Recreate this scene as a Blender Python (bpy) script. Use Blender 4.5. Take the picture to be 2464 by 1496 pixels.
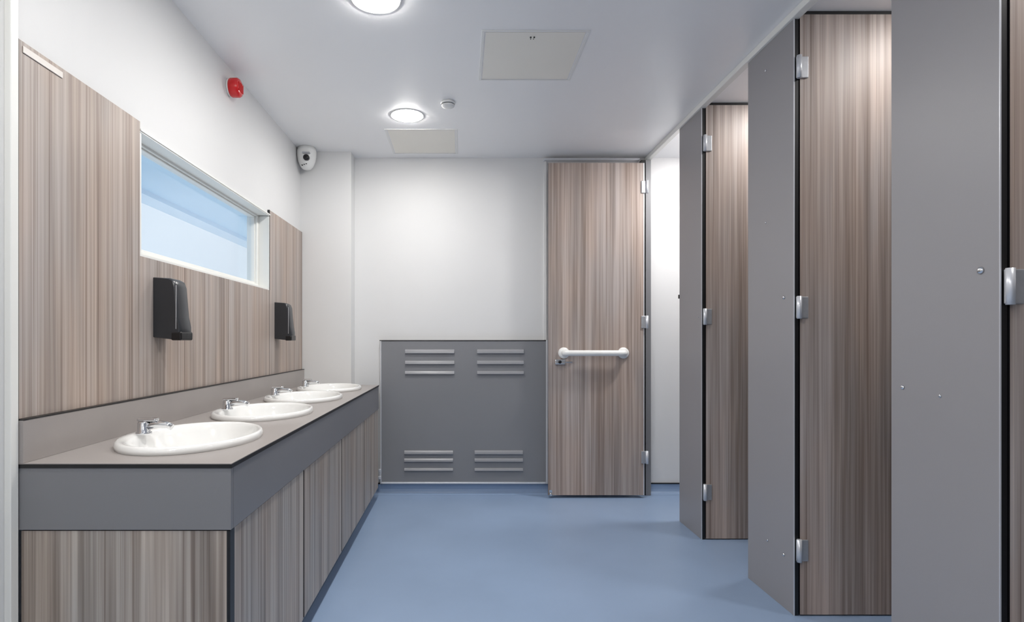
import bpy, bmesh, math, random
from mathutils import Vector, Matrix
PI = math.pi
for o in list(bpy.data.objects): bpy.data.objects.remove(o)
S = bpy.context.scene
COL = S.collection
random.seed(3)

# ------------------------------------------------------------------ camera, world, exposure
EYE = 1.15
cd = bpy.data.cameras.new('camera')
cd.sensor_width = 36; cd.lens = 36*1350/2464
cd.shift_x = (1232-1110)/2464; cd.shift_y = (820-748)/2464
cd.clip_start = 0.02
cam = bpy.data.objects.new('camera', cd); COL.objects.link(cam)
cam.location = (0, 0, EYE); cam.rotation_euler = (PI/2, 0, 0)
S.camera = cam
w = bpy.data.worlds.new('sky'); S.world = w; w.use_nodes = True
wn = w.node_tree.nodes; wl = w.node_tree.links
bg = wn['Background']
bg.inputs[0].default_value = (0.72, 0.82, 0.93, 1); bg.inputs[1].default_value = .86
S.view_settings.view_transform = 'Standard'; S.view_settings.look = 'None'
S.view_settings.gamma = 1; S.view_settings.use_curve_mapping = False
S.view_settings.exposure = 0.45
ROOM_LAMP = 112.0      # diffuser radiance, room downlights
FAR_LAMP = 200.0
CUBICLE_LAMP = 125.0    # diffuser radiance, cubicle downlights

# ------------------------------------------------------------------ dimensions (metres)
XL, XR = -1.16, 1.392          # cladding face left, cubicle front face right
WALL_L = -1.172
YB = 4.23                      # back wall
YF = -1.6                      # wall behind the camera
XW = 2.95                      # wall behind the cubicles
ZC = 2.529                     # ceiling

# ------------------------------------------------------------------ materials
def s2l(c):
    return tuple((v/255/12.92 if v/255 <= .04045 else ((v/255+.055)/1.055)**2.4) for v in c)+(1,)
def mat(name, col, rough=.5, metal=0, spec=.5, bump=0, bscale=200, var=0, vscale=3, coat=0, sx=(1,1,1)):
    m = bpy.data.materials.new(name); m.use_nodes = True
    n = m.node_tree.nodes; l = m.node_tree.links; b = n['Principled BSDF']
    b.inputs['Base Color'].default_value = s2l(col); b.inputs['Roughness'].default_value = rough
    b.inputs['Metallic'].default_value = metal; b.inputs['Specular IOR Level'].default_value = spec
    b.inputs['Coat Weight'].default_value = coat
    tc = n.new('ShaderNodeTexCoord'); mp = n.new('ShaderNodeMapping'); mp.inputs['Scale'].default_value = sx
    l.new(tc.outputs['Object'], mp.inputs[0])
    nz = n.new('ShaderNodeTexNoise'); nz.inputs['Scale'].default_value = vscale; nz.inputs['Detail'].default_value = 5
    l.new(mp.outputs[0], nz.inputs[0])
    cr = n.new('ShaderNodeValToRGB'); c = s2l(col)
    cr.color_ramp.elements[0].position = .3; cr.color_ramp.elements[1].position = .7
    cr.color_ramp.elements[0].color = tuple(v*(1-var) for v in c[:3])+(1,)
    cr.color_ramp.elements[1].color = tuple(min(1, v*(1+var)) for v in c[:3])+(1,)
    l.new(nz.outputs[0], cr.inputs[0]); l.new(cr.outputs[0], b.inputs['Base Color'])
    if bump:
        n2 = n.new('ShaderNodeTexNoise'); n2.inputs['Scale'].default_value = bscale; n2.inputs['Detail'].default_value = 2
        l.new(tc.outputs['Object'], n2.inputs[0])
        bp = n.new('ShaderNodeBump'); bp.inputs['Strength'].default_value = bump; bp.inputs['Distance'].default_value = .002
        l.new(n2.outputs[0], bp.inputs['Height']); l.new(bp.outputs[0], b.inputs['Normal'])
    return m
def wood(name, dark, mid, light, seed=0.0, rough=.45):
    m = bpy.data.materials.new(name); m.use_nodes = True
    n = m.node_tree.nodes; l = m.node_tree.links; b = n['Principled BSDF']
    b.inputs['Roughness'].default_value = rough; b.inputs['Specular IOR Level'].default_value = .45
    tc = n.new('ShaderNodeTexCoord')
    def stripes(scale, z, detail, off, rgh=.6):
        mp = n.new('ShaderNodeMapping'); mp.inputs['Scale'].default_value = (scale, scale, z)
        mp.inputs['Location'].default_value = (off+seed, off*1.7+seed, off)
        l.new(tc.outputs['Object'], mp.inputs[0])
        t = n.new('ShaderNodeTexNoise'); t.inputs['Scale'].default_value = 1; t.inputs['Detail'].default_value = detail
        t.inputs['Roughness'].default_value = rgh
        l.new(mp.outputs[0], t.inputs[0]); return t.outputs[0]
    broad = stripes(16, .35, 3, 3.1); fine = stripes(75, .8, 3, 7.7); thin = stripes(150, .5, 1, 12.3); tint = stripes(6, 1.2, 2, 20.5)
    mx = n.new('ShaderNodeMix'); mx.data_type = 'FLOAT'; mx.inputs[0].default_value = .5
    l.new(broad, mx.inputs[2]); l.new(fine, mx.inputs[3])
    cr = n.new('ShaderNodeValToRGB'); e = cr.color_ramp.elements
    e[0].position = .375; e[0].color = s2l(dark); e[1].position = .625; e[1].color = s2l(light)
    k = e.new(.5); k.color = s2l(mid)
    l.new(mx.outputs[0], cr.inputs[0])
    # thin dark pores
    r2 = n.new('ShaderNodeValToRGB'); q = r2.color_ramp.elements
    q[0].position = .30; q[0].color = (.74, .70, .68, 1); q[1].position = .38; q[1].color = (1, 1, 1, 1)
    z1 = q.new(.66); z1.color = (1, 1, 1, 1); z2 = q.new(.72); z2.color = (1.22, 1.21, 1.19, 1)
    l.new(thin, r2.inputs[0])
    mu = n.new('ShaderNodeMix'); mu.data_type = 'RGBA'; mu.blend_type = 'MULTIPLY'; mu.inputs[0].default_value = 1
    l.new(cr.outputs[0], mu.inputs[6]); l.new(r2.outputs[0], mu.inputs[7])
    # slow drift between warmer and greyer board
    r3 = n.new('ShaderNodeValToRGB'); q = r3.color_ramp.elements
    q[0].position = .35; q[0].color = (.95, .99, 1.03, 1); q[1].position = .65; q[1].color = (1.05, 1.0, .96, 1)
    l.new(tint, r3.inputs[0])
    m2 = n.new('ShaderNodeMix'); m2.data_type = 'RGBA'; m2.blend_type = 'MULTIPLY'; m2.inputs[0].default_value = 1
    l.new(mu.outputs[2], m2.inputs[6]); l.new(r3.outputs[0], m2.inputs[7])
    l.new(m2.outputs[2], b.inputs['Base Color'])
    return m
M = {
 'wall': mat('white_paint', (222,222,222), .55, bump=.15, bscale=500, var=.01),
 'ceil': mat('ceiling_satin', (250,250,251), .38, spec=.9, bump=.05, bscale=300, var=.01),
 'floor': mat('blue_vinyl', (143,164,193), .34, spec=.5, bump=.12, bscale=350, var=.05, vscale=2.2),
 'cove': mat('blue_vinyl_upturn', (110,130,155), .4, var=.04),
 'wood': wood('vertical_grain_laminate', (142,128,120), (171,158,149), (189,177,170), 0),
 'wood2': wood('vertical_grain_door', (137,123,115), (168,154,146), (190,177,170), 5.3, .5),
 'wood3': wood('vertical_grain_vanity', (128,118,110), (163,153,144), (192,184,175), 9.1),
 'grey': mat('grey_laminate', (150,148,150), .38, spec=.5, bump=.06, bscale=500, var=.02, vscale=1.5),
 'greytop': mat('grey_worktop', (158,152,149), .33, spec=.5, bump=.08, bscale=500, var=.03, vscale=6),
 'fascia': mat('grey_fascia', (127,127,130), .42, bump=.06, bscale=500, var=.02),
 'core': mat('black_core_edge', (20,20,22), .4),
 'panel': mat('grey_powder_coat', (130,131,135), .42, bump=.1, bscale=600, var=.03, vscale=2),
 'louvre': mat('grey_louvre_highlight', (146,147,151), .25, var=.03, vscale=2),  # lighter than the sheet, louvre highlights are put into the colour
 'strip': mat('pale_strip', (226,220,214), .5, var=.02),
 'alu': mat('brushed_aluminium', (218,220,225), .32, metal=.35, var=.03, vscale=40, sx=(1,1,.1)),
 'white': mat('white_plastic', (238,238,236), .3, var=.01),
 'pvc': mat('white_window_frame', (236,236,232), .35, var=.01),
 'ceramic': mat('white_ceramic', (243,243,241), .08, spec=.6, coat=.5, var=.005),
 'chrome': mat('chrome', (225,226,228), .12, metal=1, var=.01),
 'steel': mat('satin_steel', (186,188,192), .35, metal=.6, var=.04, vscale=60),
 'black': mat('charcoal_plastic', (46,48,52), .28, var=.05),
 'dark': mat('near_black_plastic', (16,16,18), .3),
 'red': mat('red_plastic', (214,22,26), .25, coat=.3, var=.04, vscale=30),
 'hatch': mat('warm_white_hatch', (247,243,233), .42, spec=.8, var=.01),
 'soffit': mat('pale_blue_soffit', (196,226,246), .6, var=.02),
 'gutter': mat('pale_grey_board', (214,232,246), .6, var=.02),
}
def emit(name, col, s):
    m = bpy.data.materials.new(name); m.use_nodes = True
    n = m.node_tree.nodes; b = n['Principled BSDF']
    b.inputs['Emission Color'].default_value = col; b.inputs['Emission Strength'].default_value = s
    b.inputs['Base Color'].default_value = (.9,.9,.9,1); return m
M['lamp'] = emit('lit_diffuser', (1, .975, .94, 1), ROOM_LAMP)
M['lamp2'] = emit('lit_cubicle_diffuser', (1, .98, .96, 1), CUBICLE_LAMP)
M['lamp3'] = emit('lit_far_diffuser', (1, .98, .96, 1), FAR_LAMP)
g = bpy.data.materials.new('window_glass'); g.use_nodes = True
n = g.node_tree.nodes; l = g.node_tree.links; n.remove(n['Principled BSDF'])
tr = n.new('ShaderNodeBsdfTransparent'); tr.inputs[0].default_value = (.95,.98,1,1)
gl = n.new('ShaderNodeBsdfGlossy'); gl.inputs['Roughness'].default_value = .05
fr = n.new('ShaderNodeLayerWeight'); fr.inputs[0].default_value = .12
mx = n.new('ShaderNodeMixShader'); l.new(fr.outputs['Facing'], mx.inputs[0]); l.new(tr.outputs[0], mx.inputs[1]); l.new(gl.outputs[0], mx.inputs[2])
l.new(mx.outputs[0], n['Material Output'].inputs[0]); M['glass'] = g

# ------------------------------------------------------------------ helpers
def box(bm, x0, x1, y0, y1, z0, z1, bev=0, seg=2, mi=None):
    r = bmesh.ops.create_cube(bm, size=1)
    vs = r['verts']
    for v in vs:
        v.co = Vector(((x0+x1)/2+v.co.x*(x1-x0), (y0+y1)/2+v.co.y*(y1-y0), (z0+z1)/2+v.co.z*(z1-z0)))
    fs = {f for v in vs for f in v.link_faces}
    if mi is not None:
        for f in fs: f.material_index = mi(f.normal) if callable(mi) else mi
    if bev:
        es = {e for v in vs for e in v.link_edges}
        bmesh.ops.bevel(bm, geom=list(es), offset=bev, segments=seg, affect='EDGES', profile=.5)
    return fs
def lathe(bm, prof, mtx=Matrix(), n=32, cap=True):
    """profile = [(r, z), ...] turned about local z"""
    rings = []
    for r, z in prof:
        rings.append([bm.verts.new(mtx @ Vector((r*math.cos(2*PI*i/n), r*math.sin(2*PI*i/n), z))) for i in range(n)])
    for a, b in zip(rings, rings[1:]):
        for i in range(n):
            bm.faces.new((a[i], a[(i+1) % n], b[(i+1) % n], b[i])).smooth = True
    if cap:
        bm.faces.new(list(reversed(rings[0]))); bm.faces.new(rings[-1])
def tube(bm, pts, r, n=14):
    pts = [Vector(p) for p in pts]; rings = []
    for i, p in enumerate(pts):
        a = pts[max(i-1, 0)]; b = pts[min(i+1, len(pts)-1)]; t = (b-a).normalized()
        up = Vector((0,0,1)) if abs(t.z) < .9 else Vector((1,0,0))
        u = t.cross(up).normalized(); v = t.cross(u)
        rr = r[i] if isinstance(r, (list, tuple)) else r
        rings.append([bm.verts.new(p+rr*(u*math.cos(2*PI*k/n)+v*math.sin(2*PI*k/n))) for k in range(n)])
    for a, b in zip(rings, rings[1:]):
        for k in range(n): bm.faces.new((a[k], a[(k+1) % n], b[(k+1) % n], b[k])).smooth = True
    bm.faces.new(rings[0]); bm.faces.new(list(reversed(rings[-1])))
def obj(name, bm, mats, parent=None, label=None, loc=None):
    bmesh.ops.recalc_face_normals(bm, faces=bm.faces)
    me = bpy.data.meshes.new(name); bm.to_mesh(me); bm.free()
    for m in (mats if isinstance(mats, (list, tuple)) else [mats]): me.materials.append(M[m])
    o = bpy.data.objects.new(name, me); COL.objects.link(o)
    if parent: o.parent = parent
    if label: o['label'] = label
    if loc: o.location = loc
    return o
def B(name, dims, m, parent=None, bev=0, label=None, mi=None):
    bm = bmesh.new(); box(bm, *dims, bev=bev, mi=mi); return obj(name, bm, m, parent, label)
def tag(o, label, cat, group=None):
    o['label'] = label; o['category'] = cat
    if group: o['group'] = group
    return o
def thing(name, loc, label, cat, group=None):
    o = bpy.data.objects.new(name, None); COL.objects.link(o); o.location = loc; o.empty_display_size = .1
    return tag(o, label, cat, group)
def struct(name, bm, m, parent=None):
    o = obj(name, bm, m, parent)
    if not parent: o['kind'] = 'structure'
    return o
def copy_tree(o, loc, label):
    r = o.copy(); COL.objects.link(r); r.location = loc; r['label'] = label
    for ch in list(o.children):
        c = ch.copy(); COL.objects.link(c); c.parent = r
        for gch in list(ch.children):
            d = gch.copy(); COL.objects.link(d); d.parent = c
    return r

# ------------------------------------------------------------------ room shell
bm = bmesh.new(); box(bm, WALL_L-.2, XW+.1, YF-.1, YB+.1, -.1, 0); struct('floor', bm, 'floor')
bm = bmesh.new(); box(bm, WALL_L-.2, XW+.1, YF-.1, YB+.1, ZC, ZC+.1); struct('ceiling', bm, 'ceil')
bm = bmesh.new(); box(bm, WALL_L-.2, XW+.1, YB, YB+.1, 0, ZC); struct('wall_back', bm, 'wall')
bm = bmesh.new(); box(bm, WALL_L-.2, XW+.1, YF-.1, YF, 0, ZC); struct('wall_front', bm, 'wall')
bm = bmesh.new(); box(bm, XW, XW+.1, YF, YB, 0, ZC); struct('wall_right', bm, 'wall')
# left wall with the window opening
WY0, WY1, WZ0, WZ1 = 2.026, 3.39, 1.457, 1.909
bm = bmesh.new()
a, b = WALL_L-.115, WALL_L
box(bm, a, b, YF, WY0, 0, ZC); box(bm, a, b, WY1, YB, 0, ZC)
box(bm, a, b, WY0, WY1, 0, WZ0); box(bm, a, b, WY0, WY1, WZ1, ZC)
struct('wall_left', bm, 'wall')
# boxed-in column in the far left corner
bm = bmesh.new(); box(bm, WALL_L, -.803, 4.09, YB, 0, ZC); struct('wall_corner', bm, 'wall')
# coved vinyl upturns with a thin capping line
bm = bmesh.new()
prof = [(0, .074), (-.006, .074), (-.006, .035), (-.010, .018), (-.018, .008), (-.032, .002), (-.036, .0004), (0, .0004)]
def extr(bm, prof, x0, x1, y, z=0):
    A = [bm.verts.new((x0, y+p, z+q)) for p, q in prof]; Bv = [bm.verts.new((x1, y+p, z+q)) for p, q in prof]
    k = len(prof)
    for i in range(k): bm.faces.new((A[i], A[(i+1) % k], Bv[(i+1) % k], Bv[i]))
    bm.faces.new(A); bm.faces.new(list(reversed(Bv)))
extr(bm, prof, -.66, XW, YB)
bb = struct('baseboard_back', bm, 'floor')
B('capping_strip', (-.66, XW, YB-.011, YB, .074, .082), 'core', bb)
# white nib at the near end of the cladding
bm = bmesh.new(); box(bm, WALL_L, XL+.006, 1.437, 1.463, 0, ZC, bev=.002); struct('trim_1', bm, 'pvc')
bm = bmesh.new(); box(bm, WALL_L, XL-.004, 1.36, 1.40, 0, ZC, bev=.002); struct('trim_2', bm, 'pvc')

# window
def ring(bm, x0, x1, y0, y1, z0, z1, wd, wt_):
    box(bm, x0, x1, y0, y1, z0, z0+wd, .002); box(bm, x0, x1, y0, y1, z1-wt_, z1, .002)
    box(bm, x0, x1, y0, y0+wd, z0+wd, z1-wt_, .002); box(bm, x0, x1, y1-wd, y1, z0+wd, z1-wt_, .002)
win = bpy.data.objects.new('window_1', None); COL.objects.link(win); win['kind'] = 'structure'
win.location = (WALL_L-.05, (WY0+WY1)/2, WZ0)
hw = (WY1-WY0)/2; hh = WZ1-WZ0
bm = bmesh.new(); ring(bm, -.06, 0, -hw, hw, 0, hh, .036, .014); fr_ = obj('window_frame', bm, 'pvc', win)
bm = bmesh.new(); ring(bm, -.045, -.012, -hw+.036, hw-.036, .036, hh-.014, .010, .007); obj('glazing_bead', bm, 'pvc', win)
B('pane', (-.034, -.028, -hw+.044, hw-.044, .044, hh-.018), 'glass', win)
bm = bmesh.new()                                # reveal lining flush with the cladding
x0, x1 = -.0, .062
box(bm, x0, x1, -hw, hw, hh-.004, hh); box(bm, x0, x1, -hw, hw, 0, .008)
box(bm, x0, x1, hw-.008, hw, .008, hh-.008); box(bm, x0, x1, -hw, -hw+.008, .008, hh-.008)
obj('window_lining', bm, 'pvc', win)
# head bead above the opening
bm = bmesh.new(); box(bm, WALL_L, WALL_L+.016, WY0, WY1+.012, WZ1, WZ1+.008, .002); struct('trim_3', bm, 'pvc')

# eaves of the building outside the window
ev = thing('roof_eaves', (-1.4, 3, EYE+.9), 'pale blue-grey roof eaves seen through the high window', 'eaves')
B('soffit', (-.95, 0, -4, 6, .18, .24), 'soffit', ev)
B('fascia_board', (-1.02, -.86, -4, 6, .145, .3), 'gutter', ev)

# ------------------------------------------------------------------ cladding on the left wall
ZP, ZS = 1.942, .946
t = thing('wall_panel', (XL, 1.465, ZS), 'tall wood-grain wall panel left of the window, reaching the near wall end', 'wall panel', 'wood-grain cladding')
edge = lambda nrm: 0 if nrm.x > .5 else 1
B('board', (-.012, 0, .0048, WY0-1.465, 0, ZP-ZS), ['wood', 'core'], t, mi=edge)
B('edge_line', (-.004, .001, 0.0002, .0045, 0, ZP-ZS), 'core', t, label='thin black near edge')
bm = bmesh.new(); box(bm, .0003, .003, .018, .165, ZP-ZS-.030, ZP-ZS-.012, .001); obj('corner_strip', bm, 'strip', t, 'short white strip at the top corner')  # short pale bar along the top near corner of the board
t = thing('wall_panel', (XL, WY0, ZS), 'low wood-grain wall panel directly under the window', 'wall panel', 'wood-grain cladding')
B('board', (-.012, 0, .0005, WY1-WY0-.0005, 0, WZ0-ZS), ['wood', 'core'], t, mi=edge)
t = thing('wall_panel', (XL, WY1, ZS), 'narrow wood-grain wall panel right of the window by the white corner', 'wall panel', 'wood-grain cladding')
B('board', (-.012, 0, .004, 4.088-WY1, 0, ZP-ZS), ['wood', 'core'], t, mi=edge)
B('edge_seal', (-.012, .002, .0, .004, WZ0-ZS, ZP-ZS), 'core', t, label='black edge seal beside the window')

# ------------------------------------------------------------------ worktop with four openings
ZT, XF, Y0, Y1 = .83, -.6, 1.465, 4.088
basins = [1.82, 2.47, 3.10, 3.70]
BX, BA, BB = -.868, .205, .262
wt = thing('worktop', (XL, Y0, ZT), 'long mottled grey worktop holding the four white basins', 'worktop')
bm = bmesh.new()
def holed(bm, x0, x1, y0, y1, cx, cy, ax, ay, z, n=48):
    inner, outer = [], []
    for i in range(n):
        th = 2*PI*i/n; c, s = math.cos(th), math.sin(th)
        inner.append(bm.verts.new((cx+ax*c, cy+ay*s, z)))
        hx = (x1-cx) if c > 0 else (cx-x0); hy = (y1-cy) if s > 0 else (cy-y0)
        k = min(hx/abs(c) if abs(c) > 1e-6 else 9, hy/abs(s) if abs(s) > 1e-6 else 9)
        outer.append(bm.verts.new((cx+c*k, cy+s*k, z)))
    for i in range(n):
        j = (i+1) % n; p, q = outer[i].co, outer[j].co
        f = [inner[i], outer[i]]
        # insert the rectangle corner when the ray pair straddles it
        if abs(p.x-q.x) > 1e-5 and abs(p.y-q.y) > 1e-5:
            cxn = x1 if (p.x+q.x)/2 > cx else x0; cyn = y1 if (p.y+q.y)/2 > cy else y0
            f.append(bm.verts.new((cxn, cyn, z)))
        f += [outer[j], inner[j]]
        bm.faces.new(f)
ys = [Y0]+[(a+b)/2 for a, b in zip(basins, basins[1:])]+[Y1]
for i, by in enumerate(basins):
    holed(bm, 0, XF-XL, ys[i]-Y0, ys[i+1]-Y0, BX-XL, by-Y0, BA-.02, BB-.02, 0)
for f in bm.faces: f.normal_update()
bmesh.ops.remove_doubles(bm, verts=bm.verts, dist=1e-5)
bmesh.ops.recalc_face_normals(bm, faces=bm.faces)
if sum(f.normal.z for f in bm.faces) < 0: bmesh.ops.reverse_faces(bm, faces=bm.faces)
r = bmesh.ops.extrude_face_region(bm, geom=list(bm.faces))
for v in [e for e in r['geom'] if isinstance(e, bmesh.types.BMVert)]: v.co.z -= .012
obj('top', bm, 'greytop', wt)
FB = .174   # fascia height
B('front_fascia', (XF-XL-.018, XF-XL-.002, .0185, Y1-Y0, -FB, -.0125), 'fascia', wt, label='dark grey front fascia')
B('end_fascia', (0.002, XF-XL-.0025, .002, .018, -FB, -.0125), 'fascia', wt, label='dark grey end fascia')
B('edge_strip', (XF-XL-.0018, XF-XL+.0005, 0.0, Y1-Y0, -.0122, -.002), 'core', wt, label='thin black front edge')
B('edge_strip', (0.002, XF-XL, -.0005, .0018, -.0122, -.002), 'core', wt, label='thin black end edge')
B('upstand', (0, .016, 0.0, Y1-Y0, .0005, ZS-ZT-.004), 'greytop', wt)
B('upstand_cap', (0, .017, 0.0, Y1-Y0, ZS-ZT-.004, ZS-ZT-.0005), 'core', wt, label='thin dark top edge')

# ------------------------------------------------------------------ vanity units under the worktop
uy = [1.467, 2.16, 2.84, 3.50, 4.086]
vl = ['nearest wood-grain vanity front, first from the end panel, under the long worktop',
      'second wood-grain vanity front from the near end of the worktop',
      'third wood-grain vanity front from the near end of the worktop',
      'farthest wood-grain vanity front, against the back wall beside the grey vented panel']
ed2 = lambda nrm: 0 if abs(nrm.x) > .5 else 1
for i in range(4):
    a, b = uy[i], uy[i+1]
    t = thing('vanity_unit', (XF-.004, a, 0), vl[i], 'cabinet', 'vanity units in a row')
    s = .030 if i == 0 else .003
    B('front_panel', (-.020, -.001, s, b-a-.010, .085, ZT-FB-.003), ['wood3', 'core'], t, mi=ed2)
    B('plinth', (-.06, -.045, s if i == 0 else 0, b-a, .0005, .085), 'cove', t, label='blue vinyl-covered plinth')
    B('gap_shade', (-.030, -.0205, b-a-.022, b-a+.010 if i < 3 else b-a, .086, ZT-FB-.02), 'core', t, label='black strip standing in for shade in the door gap')  # black strip added so the gap reads as dark as shade
    B('side_board', (-.54, -.062, b-a-.018, b-a, .0005, ZT-FB-.28), 'panel', t)
    if i == 0:
        B('end_panel', (-.548, -.010, .002, .02, .0005, ZT-FB-.003), ['wood3', 'core'], t, mi=lambda nrm: 0 if abs(nrm.y) > .5 else 1)
        B('corner_post', (-.010, -.001, .002, .03, .0005, ZT-FB-.003), 'core', t, label='black corner edge')

# ------------------------------------------------------------------ basins
def make_basin():
    t = thing('basin', (BX, basins[0], ZT), '', 'basin', 'white basins in the worktop')
    bm = bmesh.new()
    prof = [(1.0, .0005), (1.0, .012), (.985, .020), (.96, .023), (.925, .021), (.90, .013), (.87, -.005), (.80, -.06), (.66, -.105), (.42, -.128), (.10, -.134)]
    n = 64; rings = []
    for f, z in prof:
        rr = []
        for i in range(n):
            th = 2*PI*i/n; c, s = math.cos(th), math.sin(th)
            # bowl shifted away from the wall so that a tap ledge stays behind it
            sh = .035*(1-f)*2.2 if f < .93 else 0
            fx = f if f > .93 else f*(.97)
            rr.append(bm.verts.new((BA*fx*c+sh, BB*f*s, z)))
        rings.append(rr)
    for a, b in zip(rings, rings[1:]):
        for i in range(n): bm.faces.new((a[i], a[(i+1) % n], b[(i+1) % n], b[i])).smooth = True
    bm.faces.new(rings[-1])
    # outer shell underneath
    orings = []
    for f, z in [(.90, .0004), (.895, -.03), (.84, -.09), (.70, -.13), (.44, -.15), (.1, -.155)]:
        orings.append([bm.verts.new((BA*f*.98*math.cos(2*PI*i/n)+.035*(1-f)*1.8, BB*f*math.sin(2*PI*i/n)*.99, z)) for i in range(n)])
    for a, b in zip(orings, orings[1:]):
        for i in range(n): bm.faces.new((a[i], b[i], b[(i+1) % n], a[(i+1) % n])).smooth = True
    for i in range(n): bm.faces.new((rings[0][i], orings[0][i], orings[0][(i+1) % n], rings[0][(i+1) % n]))
    obj('bowl', bm, 'ceramic', t)
    bm = bmesh.new(); lathe(bm, [(.02, -.1335), (.022, -.131), (.014, -.130), (.012, -.133)], Matrix.Translation((.068, 0, 0)), 24); obj('drain', bm, 'chrome', t)
    # squat block mixer on the wall side of the rim
    bm = bmesh.new()
    lathe(bm, [(.024, .018), (.024, .024), (.019, .027), (.019, .055), (.016, .060)], Matrix.Translation((-.162, 0, 0)), 24)
    tube(bm, [(-.158, 0, .044), (-.12, 0, .050), (-.085, 0, .048), (-.070, 0, .040)], [.013, .012, .011, .010], 14)
    tp = obj('tap', bm, 'chrome', t)
    bm = bmesh.new(); box(bm, -.178, -.118, -.014, .014, .0605, .070, .003); obj('lever', bm, 'chrome', tp)
    return t
b0 = make_basin()
bl = ['oval white basin nearest the camera, first from the dark grey worktop end',
      'oval white basin second from the near end of the worktop',
      'oval white basin third from the near end of the worktop',
      'small-looking oval white basin farthest away by the white corner column']
b0['label'] = bl[0]
for y, lb in zip(basins[1:], bl[1:]): copy_tree(b0, (BX, y, ZT), lb)

# ------------------------------------------------------------------ soap dispensers
def make_dispenser():
    t = thing('soap_dispenser', (XL, 2.158, 1.155), '', 'dispenser', 'black soap dispensers on the cladding')
    # side outline (distance from wall, height), width in y
    out = [(0, .008), (.070, .0), (.096, .006), (.104, .020), (.104, .048), (.096, .085), (.090, .150), (.086, .200), (.078, .222), (.060, .232), (0, .236)]
    hw = .046; sec = [(-hw, .90), (-hw+.004, .97), (-hw+.012, 1.0), (hw-.012, 1.0), (hw-.004, .97), (hw, .90)]
    bm = bmesh.new(); rings = []
    for y, k in sec:
        rings.append([bm.verts.new((.0002+x*k, y, .118+(z-.118)*(1-(1-k)*.25))) for x, z in out])
    for a, b in zip(rings, rings[1:]):
        for i in range(len(out)):
            j = (i+1) % len(out); bm.faces.new((a[i], a[j], b[j], b[i])).smooth = (1 < i < 9)
    bm.faces.new(rings[0]); bm.faces.new(rings[-1])
    obj('housing', bm, 'black', t)
    bm = bmesh.new(); box(bm, .066, .1060, -.0468, .0468, -.003, .030, .006, 3); obj('push_bar', bm, 'dark', t, 'glossy black push bar')
    bm = bmesh.new(); box(bm, .084, .0875, -.0465, -.0440, .040, .205, .001); obj('seam_highlight', bm, 'steel', t, 'thin pale highlight along the seam')  # pale sliver draws the edge highlight as a solid strip
    return t
d0 = make_dispenser()
d0['label'] = 'larger-looking black soap dispenser under the left part of the window'
copy_tree(d0, (XL, 3.53, 1.155), 'black soap dispenser on the narrow panel, farther along the left wall')

# ------------------------------------------------------------------ fire alarm and corner sensor
t = thing('fire_alarm', (WALL_L, 2.83, 2.426), 'round red fire alarm sounder high on the left wall', 'fire alarm')
Rm = Matrix.Rotation(PI/2, 4, 'Y')
bm = bmesh.new(); lathe(bm, [(.043, 0.0005), (.045, .008), (.044, .010)], Rm); obj('base', bm, 'white', t, 'white base ring')
bm = bmesh.new(); lathe(bm, [(.044, .0102), (.047, .016), (.047, .048), (.042, .056), (.030, .060), (.012, .061)], Rm)
for k in range(5):
    y = -.024+k*.012; box(bm, .0605, .0635, y-.002, y+.002, -.022, .022, .0005)
obj('sounder', bm, 'red', t)

t = thing('motion_sensor', (-1.105, 4.012, 2.375), 'white bell-shaped corner sensor with black lens under the ceiling', 'sensor')
bm = bmesh.new()
lathe(bm, [(.012, -.002), (.030, .004), (.046, .022), (.060, .055), (.067, .095), (.068, .125), (.062, .1535)], Matrix.Translation((0,0,0)), 36); obj('housing', bm, 'white', t)
F = Matrix.Rotation(PI/2, 4, 'X')
bm = bmesh.new(); lathe(bm, [(.021, .050), (.021, .072), (.018, .078), (.006, .081)], Matrix.Translation((.014, 0, .066)) @ F, 24); ln = obj('lens', bm, 'dark', t, 'black lens')
bm = bmesh.new(); box(bm, -.012, .040, -.080, -.052, .092, .102, .002); obj('lens_hood', bm, 'steel', t)
bm = bmesh.new()
for x, z in ((-.020, .018), (-.004, .022), (.010, .026)): box(bm, x-.004, x+.004, -.052, -.034, z-.002, z+.002)
obj('vent_slots', bm, 'dark', t)

# ------------------------------------------------------------------ ceiling fittings
def downlight(name, x, y, lampmat, label, group, r=.0965):
    t = thing(name, (x, y, ZC), label, 'ceiling light', group)
    bm = bmesh.new(); lathe(bm, [(r+.010, -.0005), (r+.009, -.002), (r+.002, -.003), (r-.002, -.003), (r-.002, -.0005)], n=48); obj('trim_ring', bm, 'white', t)
    bm = bmesh.new(); lathe(bm, [(r-.0025, -.0008), (r-.003, -.002), (r*.9, -.0065), (r*.7, -.0105), (r*.4, -.0125), (.008, -.013)], n=48); obj('diffuser', bm, lampmat, t)
    return t
dl = downlight('downlight', -.331, 3.435, 'lamp', 'whole round white downlight between the two ceiling hatches, nearer the back wall', 'round room downlights')
t1 = copy_tree(dl, (-.345, 2.262, ZC), 'large round downlight cut off by the top edge of the photo')
for y, lb in ((1.07, 'round room downlight outside the photo, just in front of the viewpoint'), (-.12, 'round room downlight outside the photo, right above the viewpoint'),
              (-1.1, 'round room downlight outside the photo, behind the viewpoint by the entrance wall')):
    copy_tree(dl, (-.345, y, ZC), lb)
cl = downlight('cubicle_downlight', 1.98, 1.99, 'lamp2', 'hidden round downlight above the cubicle of the widest open door', 'cubicle downlights', .07)
copy_tree(cl, (1.86, 2.99, ZC), 'hidden round downlight above the cubicle next to the far one')
downlight('cubicle_downlight', 1.76, 3.60, 'lamp3', 'hidden round downlight above the farthest cubicle, brighter than its neighbours', 'cubicle downlights', .09)
copy_tree(cl, (1.87, 1.20, ZC), 'hidden round downlight above the nearest cubicle')

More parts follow.
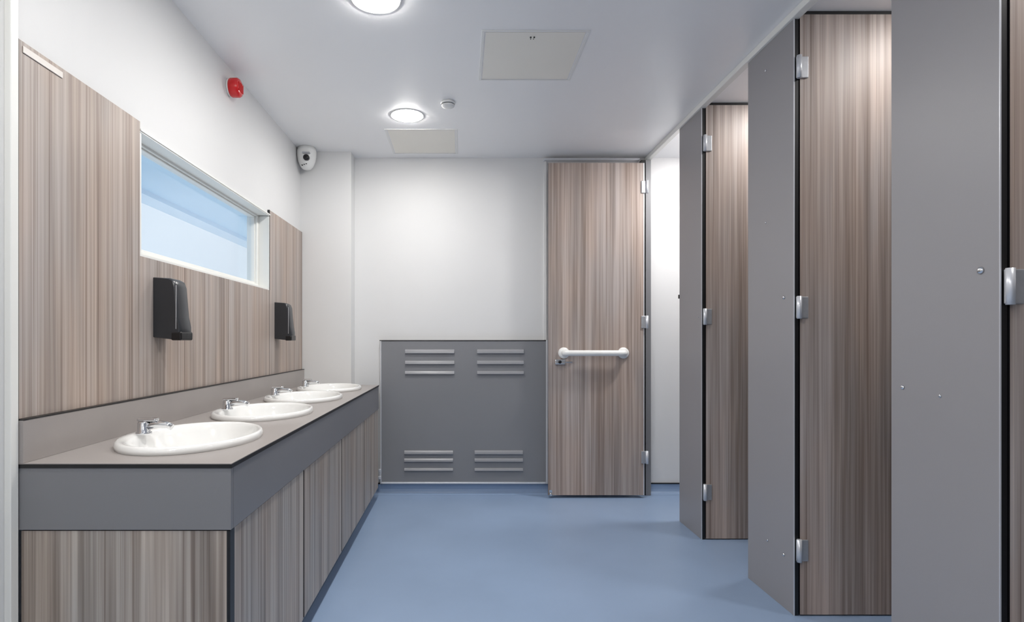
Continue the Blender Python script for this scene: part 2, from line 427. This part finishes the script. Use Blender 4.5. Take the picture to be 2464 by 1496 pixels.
def hatch(x0, x1, y0, y1, label, lock):
    cx, cy = (x0+x1)/2, (y0+y1)/2; a, b = (x1-x0)/2, (y1-y0)/2
    t = thing('ceiling_hatch', (cx, cy, ZC), label, 'hatch', 'ceiling access hatches')
    bm = bmesh.new(); f = .014
    for d in ((-a-f, a+f, b, b+f), (-a-f, a+f, -b-f, -b), (-a-f, -a, -b, b), (a, a+f, -b, b)): box(bm, *d, -.003, -.0003, .001)
    obj('frame', bm, 'white', t)
    B('leaf', (-a+.004, a-.004, -b+.004, b-.004, -.002, -.0004), 'hatch', t)
    if lock:
        bm = bmesh.new()
        for dx in (-.008, .008):
            lathe(bm, [(.004, -.0032), (.004, -.006)], Matrix.Translation((dx-.01, -b+.04, 0)), 12)
            lathe(bm, [(.002, -.0032), (.002, -.005)], Matrix.Translation((dx*.8-.01, -b+.055, 0)), 12)
        obj('lock', bm, 'dark', t)
hatch(.105, .560, 2.502, 2.955, 'larger-looking square cream ceiling hatch right of the first downlight', True)
hatch(-.487, -.040, 3.665, 4.118, 'square cream ceiling hatch against the back wall', False)
t = thing('smoke_detector', (-.077, 3.24, ZC), 'small flat round white detector on the ceiling between hatch and downlight', 'detector')
bm = bmesh.new(); lathe(bm, [(.040, -.0005), (.042, -.008), (.040, -.014)], n=36); obj('base', bm, 'white', t)
bm = bmesh.new(); lathe(bm, [(.034, -.0142), (.034, -.018)], n=36); obj('dark_gap', bm, 'black', t)
bm = bmesh.new(); lathe(bm, [(.038, -.0182), (.036, -.026), (.02, -.031), (.005, -.032)], n=36); obj('cap', bm, 'white', t)

# ------------------------------------------------------------------ grey vented panel on the back wall
PX0, PX1, PZ0, PZ1 = -.597, .632, .083, 1.156
t = thing('vented_panel', ((PX0+PX1)/2, YB-.0005, PZ0), 'wide dark grey vented access panel on the back wall below white paint', 'access panel')
hx = (PX1-PX0)/2; H = PZ1-PZ0; D = .040
B('sheet', (-hx, hx, -D, 0, .014, H-.006), 'panel', t, bev=.002)
B('side_trim', (hx, hx+.020, -D-.004, 0, .0, H), 'alu', t, bev=.003, label='pale aluminium right edge')
B('side_trim', (-hx-.008, -hx, -D-.003, 0, .0, H-.004), 'alu', t, bev=.002, label='thin pale left edge')
B('bottom_trim', (-hx, hx, -D-.004, 0, 0, .014), 'alu', t, bev=.003, label='pale aluminium bottom edge')
B('top_edge', (-hx-.014, hx, -D-.003, 0, H-.0055, H), 'core', t, label='black top edge')
def vent(cx, w_, zs, parts=t):
    bm = bmesh.new()
    for z, hgt in zs:
        # pressed louvre: hooded lip with a rounded top and an open underside
        k = [(0, hgt), (-.006, hgt*.9), (-.011, hgt*.55), (-.013, hgt*.1), (-.012, 0), (0, 0)]
        A = [bm.verts.new((cx-w_/2, -D+p-.0003, z+q)) for p, q in k]; C = [bm.verts.new((cx+w_/2, -D+p-.0003, z+q)) for p, q in k]
        for i in range(len(k)): bm.faces.new((A[i], A[(i+1) % len(k)], C[(i+1) % len(k)], C[i]))
        bm.faces.new(A); bm.faces.new(list(reversed(C)))
    obj('louvre_vent', bm, 'louvre', t)
pz = lambda py: EYE-(py-820)*(YB-D)/1350-PZ0
pxx = lambda px: (px-1110)*(YB-D)/1350-(PX0+PX1)/2
for a, b in ((975, 1093), (1148, 1260)):
    vent((pxx(a)+pxx(b))/2, pxx(b)-pxx(a), [(pz(850), .030), (pz(876), .027), (pz(900), .024)])
for a, b in ((973, 1090), (1142, 1258)):
    vent((pxx(a)+pxx(b))/2, pxx(b)-pxx(a), [(pz(1092), .028), (pz(1110), .026), (pz(1132), .020)])
# pipe clip at the foot of the worktop end
t = thing('pipe_clip', (-.606, 4.19, .12), 'tiny pale clip at the far foot of the vanity beside the vented panel', 'clip')
bm = bmesh.new(); box(bm, -.012, .006, -.012, 0, .055, .075, .002); box(bm, -.014, .008, -.012, 0, .0, .022, .002); box(bm, -.006, 0, -.008, 0, .02, .056); obj('bracket', bm, 'alu', t)
# white strips fixed beside and above the open end door
bm = bmesh.new(); box(bm, .618, 1.33, YB-.05, YB, 2.498, 2.512, .002); struct('trim_4', bm, 'alu')
bm = bmesh.new(); box(bm, .622, .642, YB-.012, YB, 1.157, 2.50, .002); struct('trim_5', bm, 'wall')

# ------------------------------------------------------------------ cubicles
TH = .020
face = lambda nrm: 0 if abs(nrm.x) > .5 else 1
ZH = 2.498
hr = thing('headrail', (XR, 0, ZH), 'pale aluminium headrail running along the top of all cubicles', 'rail')
B('rail', (-.012, TH+.004, YF, YB-.001, .0, ZC-ZH-.0005), 'pvc', hr, bev=.003)
st = {1: (3.251, 3.579), 2: (2.349, 2.723), 3: (1.451, 1.8155), 4: (.55, .92)}
sl = {1: 'narrow-looking grey cubicle pilaster beside the white wall sliver, farthest of the pilasters',
      2: 'middle grey cubicle pilaster between the two open wood-grain doors',
      3: 'broad grey cubicle pilaster nearest the camera at the right edge',
      4: 'grey cubicle pilaster outside the photo, right of the camera'}
def screw(bm, y, z, r): lathe(bm, [(r, .0003), (r*.95, r*.35), (r*.6, r*.65), (r*.15, r*.8)], Matrix.Translation((0, y, z)) @ Matrix.Rotation(-PI/2, 4, 'Y'), 16)
scr = {1: [(.04, 1.29, .004)], 2: [(.072, 1.337, .008), (.215, 2.385, .006), (.072, .228, .007), (.20, .245, .006), (.215, 1.69, .005)],
       3: [(.052, 1.339, .010), (.318, 1.004, .007), (.18, .99, .005)], 4: []}
for i, (a, b) in st.items():
    t = thing('cubicle_pilaster', (XR, a, 0), sl[i], 'cubicle panel', 'grey cubicle pilasters')
    B('board', (0, TH, 0, b-a, .0005, ZH-.0005), ['grey', 'core'], t, mi=face)
    B('edge_trim', (-.0012, .003, -.002, -.0002, .0005, ZH-.0005), 'alu', t, label='thin pale edge line')
    for y, z, r in scr[i]:
        bm = bmesh.new(); screw(bm, y, z, r); obj('screw', bm, 'chrome', t)
    if i == 1:
        bm = bmesh.new(); box(bm, -.006, TH, b-a, b-a+.008, 1.42, 1.445, .002); obj('lock_keep', bm, 'dark', t, 'small black lock keep')
# end post by the back wall
t = thing('hinge_post', (XR, YB-.055, 0), 'thin dark grey hinge post against the back wall beside the end door', 'cubicle panel')
B('post', (-.020, TH, 0, .045, .0005, ZH-.0005), 'fascia', t, bev=.002)
B('channel', (-.052, -.021, .006, .045, .0005, ZH-.0005), 'core', t, label='black channel')
# partitions between cubicles
for k, (y, lb) in enumerate(((3.415, 'grey partition between the far and the second cubicle, hidden behind the door'),
                             (2.536, 'grey partition behind the widest open door'),
                             (1.633, 'grey partition behind the nearest pilaster'),
                             (.735, 'grey partition right of the camera, outside the photo'))):
    t = thing('cubicle_partition', (XR+TH, y, 0), lb, 'cubicle panel', 'grey cubicle partitions')
    B('board', (.001, XW-XR-TH-.002, -.007, .007, .0005, ZC-.002), 'grey', t)

def hinge(parent, x, y, z, flip=1):
    bm = bmesh.new()
    box(bm, x-.014 if flip > 0 else x-.036, x+.036 if flip > 0 else x+.014, y-.007, y, z-.045, z+.045, .003, 2)
    h = obj('hinge', bm, 'steel', parent)
    bm = bmesh.new(); lathe(bm, [(.010, z-.047), (.010, z+.047)], Matrix.Translation((x-.004*flip, y-.009, 0)), 16); obj('knuckle', bm, 'alu', h)
hz = (2.292, 1.290, .276)
dface = lambda nrm: 0 if abs(nrm.y) > .5 else 1
dl_ = [('wood-grain cubicle door open at a right angle behind the middle pilaster, brightest near its top', 2.349, .53),
       ('wood-grain cubicle door open between the farthest and middle pilasters', 3.251, .53),
       ('wood-grain cubicle door sliver at the right edge of the photo', 1.451, .53)]
for lb, y, wd in dl_:
    t = thing('cubicle_door', (XR+TH, y-.0035, 0), lb, 'door', 'open inward cubicle doors')
    B('leaf', (.004, wd, .0005, .0145, .006, ZC-.014), ['wood2', 'core'], t, mi=dface)
    for z in hz: hinge(t, 0.0, .0, z)
    B('shadow_gap', (.004, wd, .0, .015, ZC-.0135, ZC-.001), 'core', t, label='black strip standing in for the shadow gap above the door')  # black strip drawn in place of the shadow gap under the ceiling
# outward door folded back against the wall
YD = 4.105
t = thing('cubicle_door', (1.336, YD, 0), 'wood-grain door folded flat to the back wall with a white grab rail', 'door')
B('leaf', (-.700, -.003, 0, .018, .022, 2.452), ['wood2', 'core'], t, mi=dface)
B('leaf_edge', (-.0028, .004, .001, .017, .022, 2.452), 'alu', t, label='thin pale hinge edge')
for z in (2.275, 1.288, .300): hinge(t, .016, -.001, z, -1)
bm = bmesh.new()
zr = EYE-.088; xa, xb = -.587, -.152
tube(bm, [(xa, -.002, zr), (xa, -.045, zr), (xa+.012, -.058, zr), (xa+.03, -.062, zr), (xb-.03, -.062, zr), (xb-.012, -.058, zr), (xb, -.045, zr), (xb, -.002, zr)], .021, 18)
gr = obj('grab_rail', bm, 'white', t)
for x in (xa, xb):
    bm = bmesh.new(); lathe(bm, [(.041, .0003), (.041, .008), (.036, .016), (.022, .020)], Matrix.Translation((x, 0, zr)) @ Matrix.Rotation(PI/2, 4, 'X'), 32); obj('flange', bm, 'white', gr)
bm = bmesh.new(); box(bm, -.655, -.575, -.022, -.0003, EYE-.172, EYE-.134, .008, 3); box(bm, -.58, -.525, -.014, -.006, EYE-.160, EYE-.150, .003); lk = obj('lock', bm, 'chrome', t)
bm = bmesh.new(); lathe(bm, [(.012, .0222), (.012, .028), (.008, .031)], Matrix.Translation((-.618, 0, EYE-.153)) @ Matrix.Rotation(PI/2, 4, 'X'), 20); obj('thumb_turn', bm, 'dark', lk)
bm = bmesh.new(); box(bm, -.694, -.672, -.006, 0.0, .040, .062, .002); lathe(bm, [(.010, .0225), (.010, .040)], Matrix.Translation((-.683, -.008, 0)), 16); obj('foot_bolt', bm, 'chrome', t)
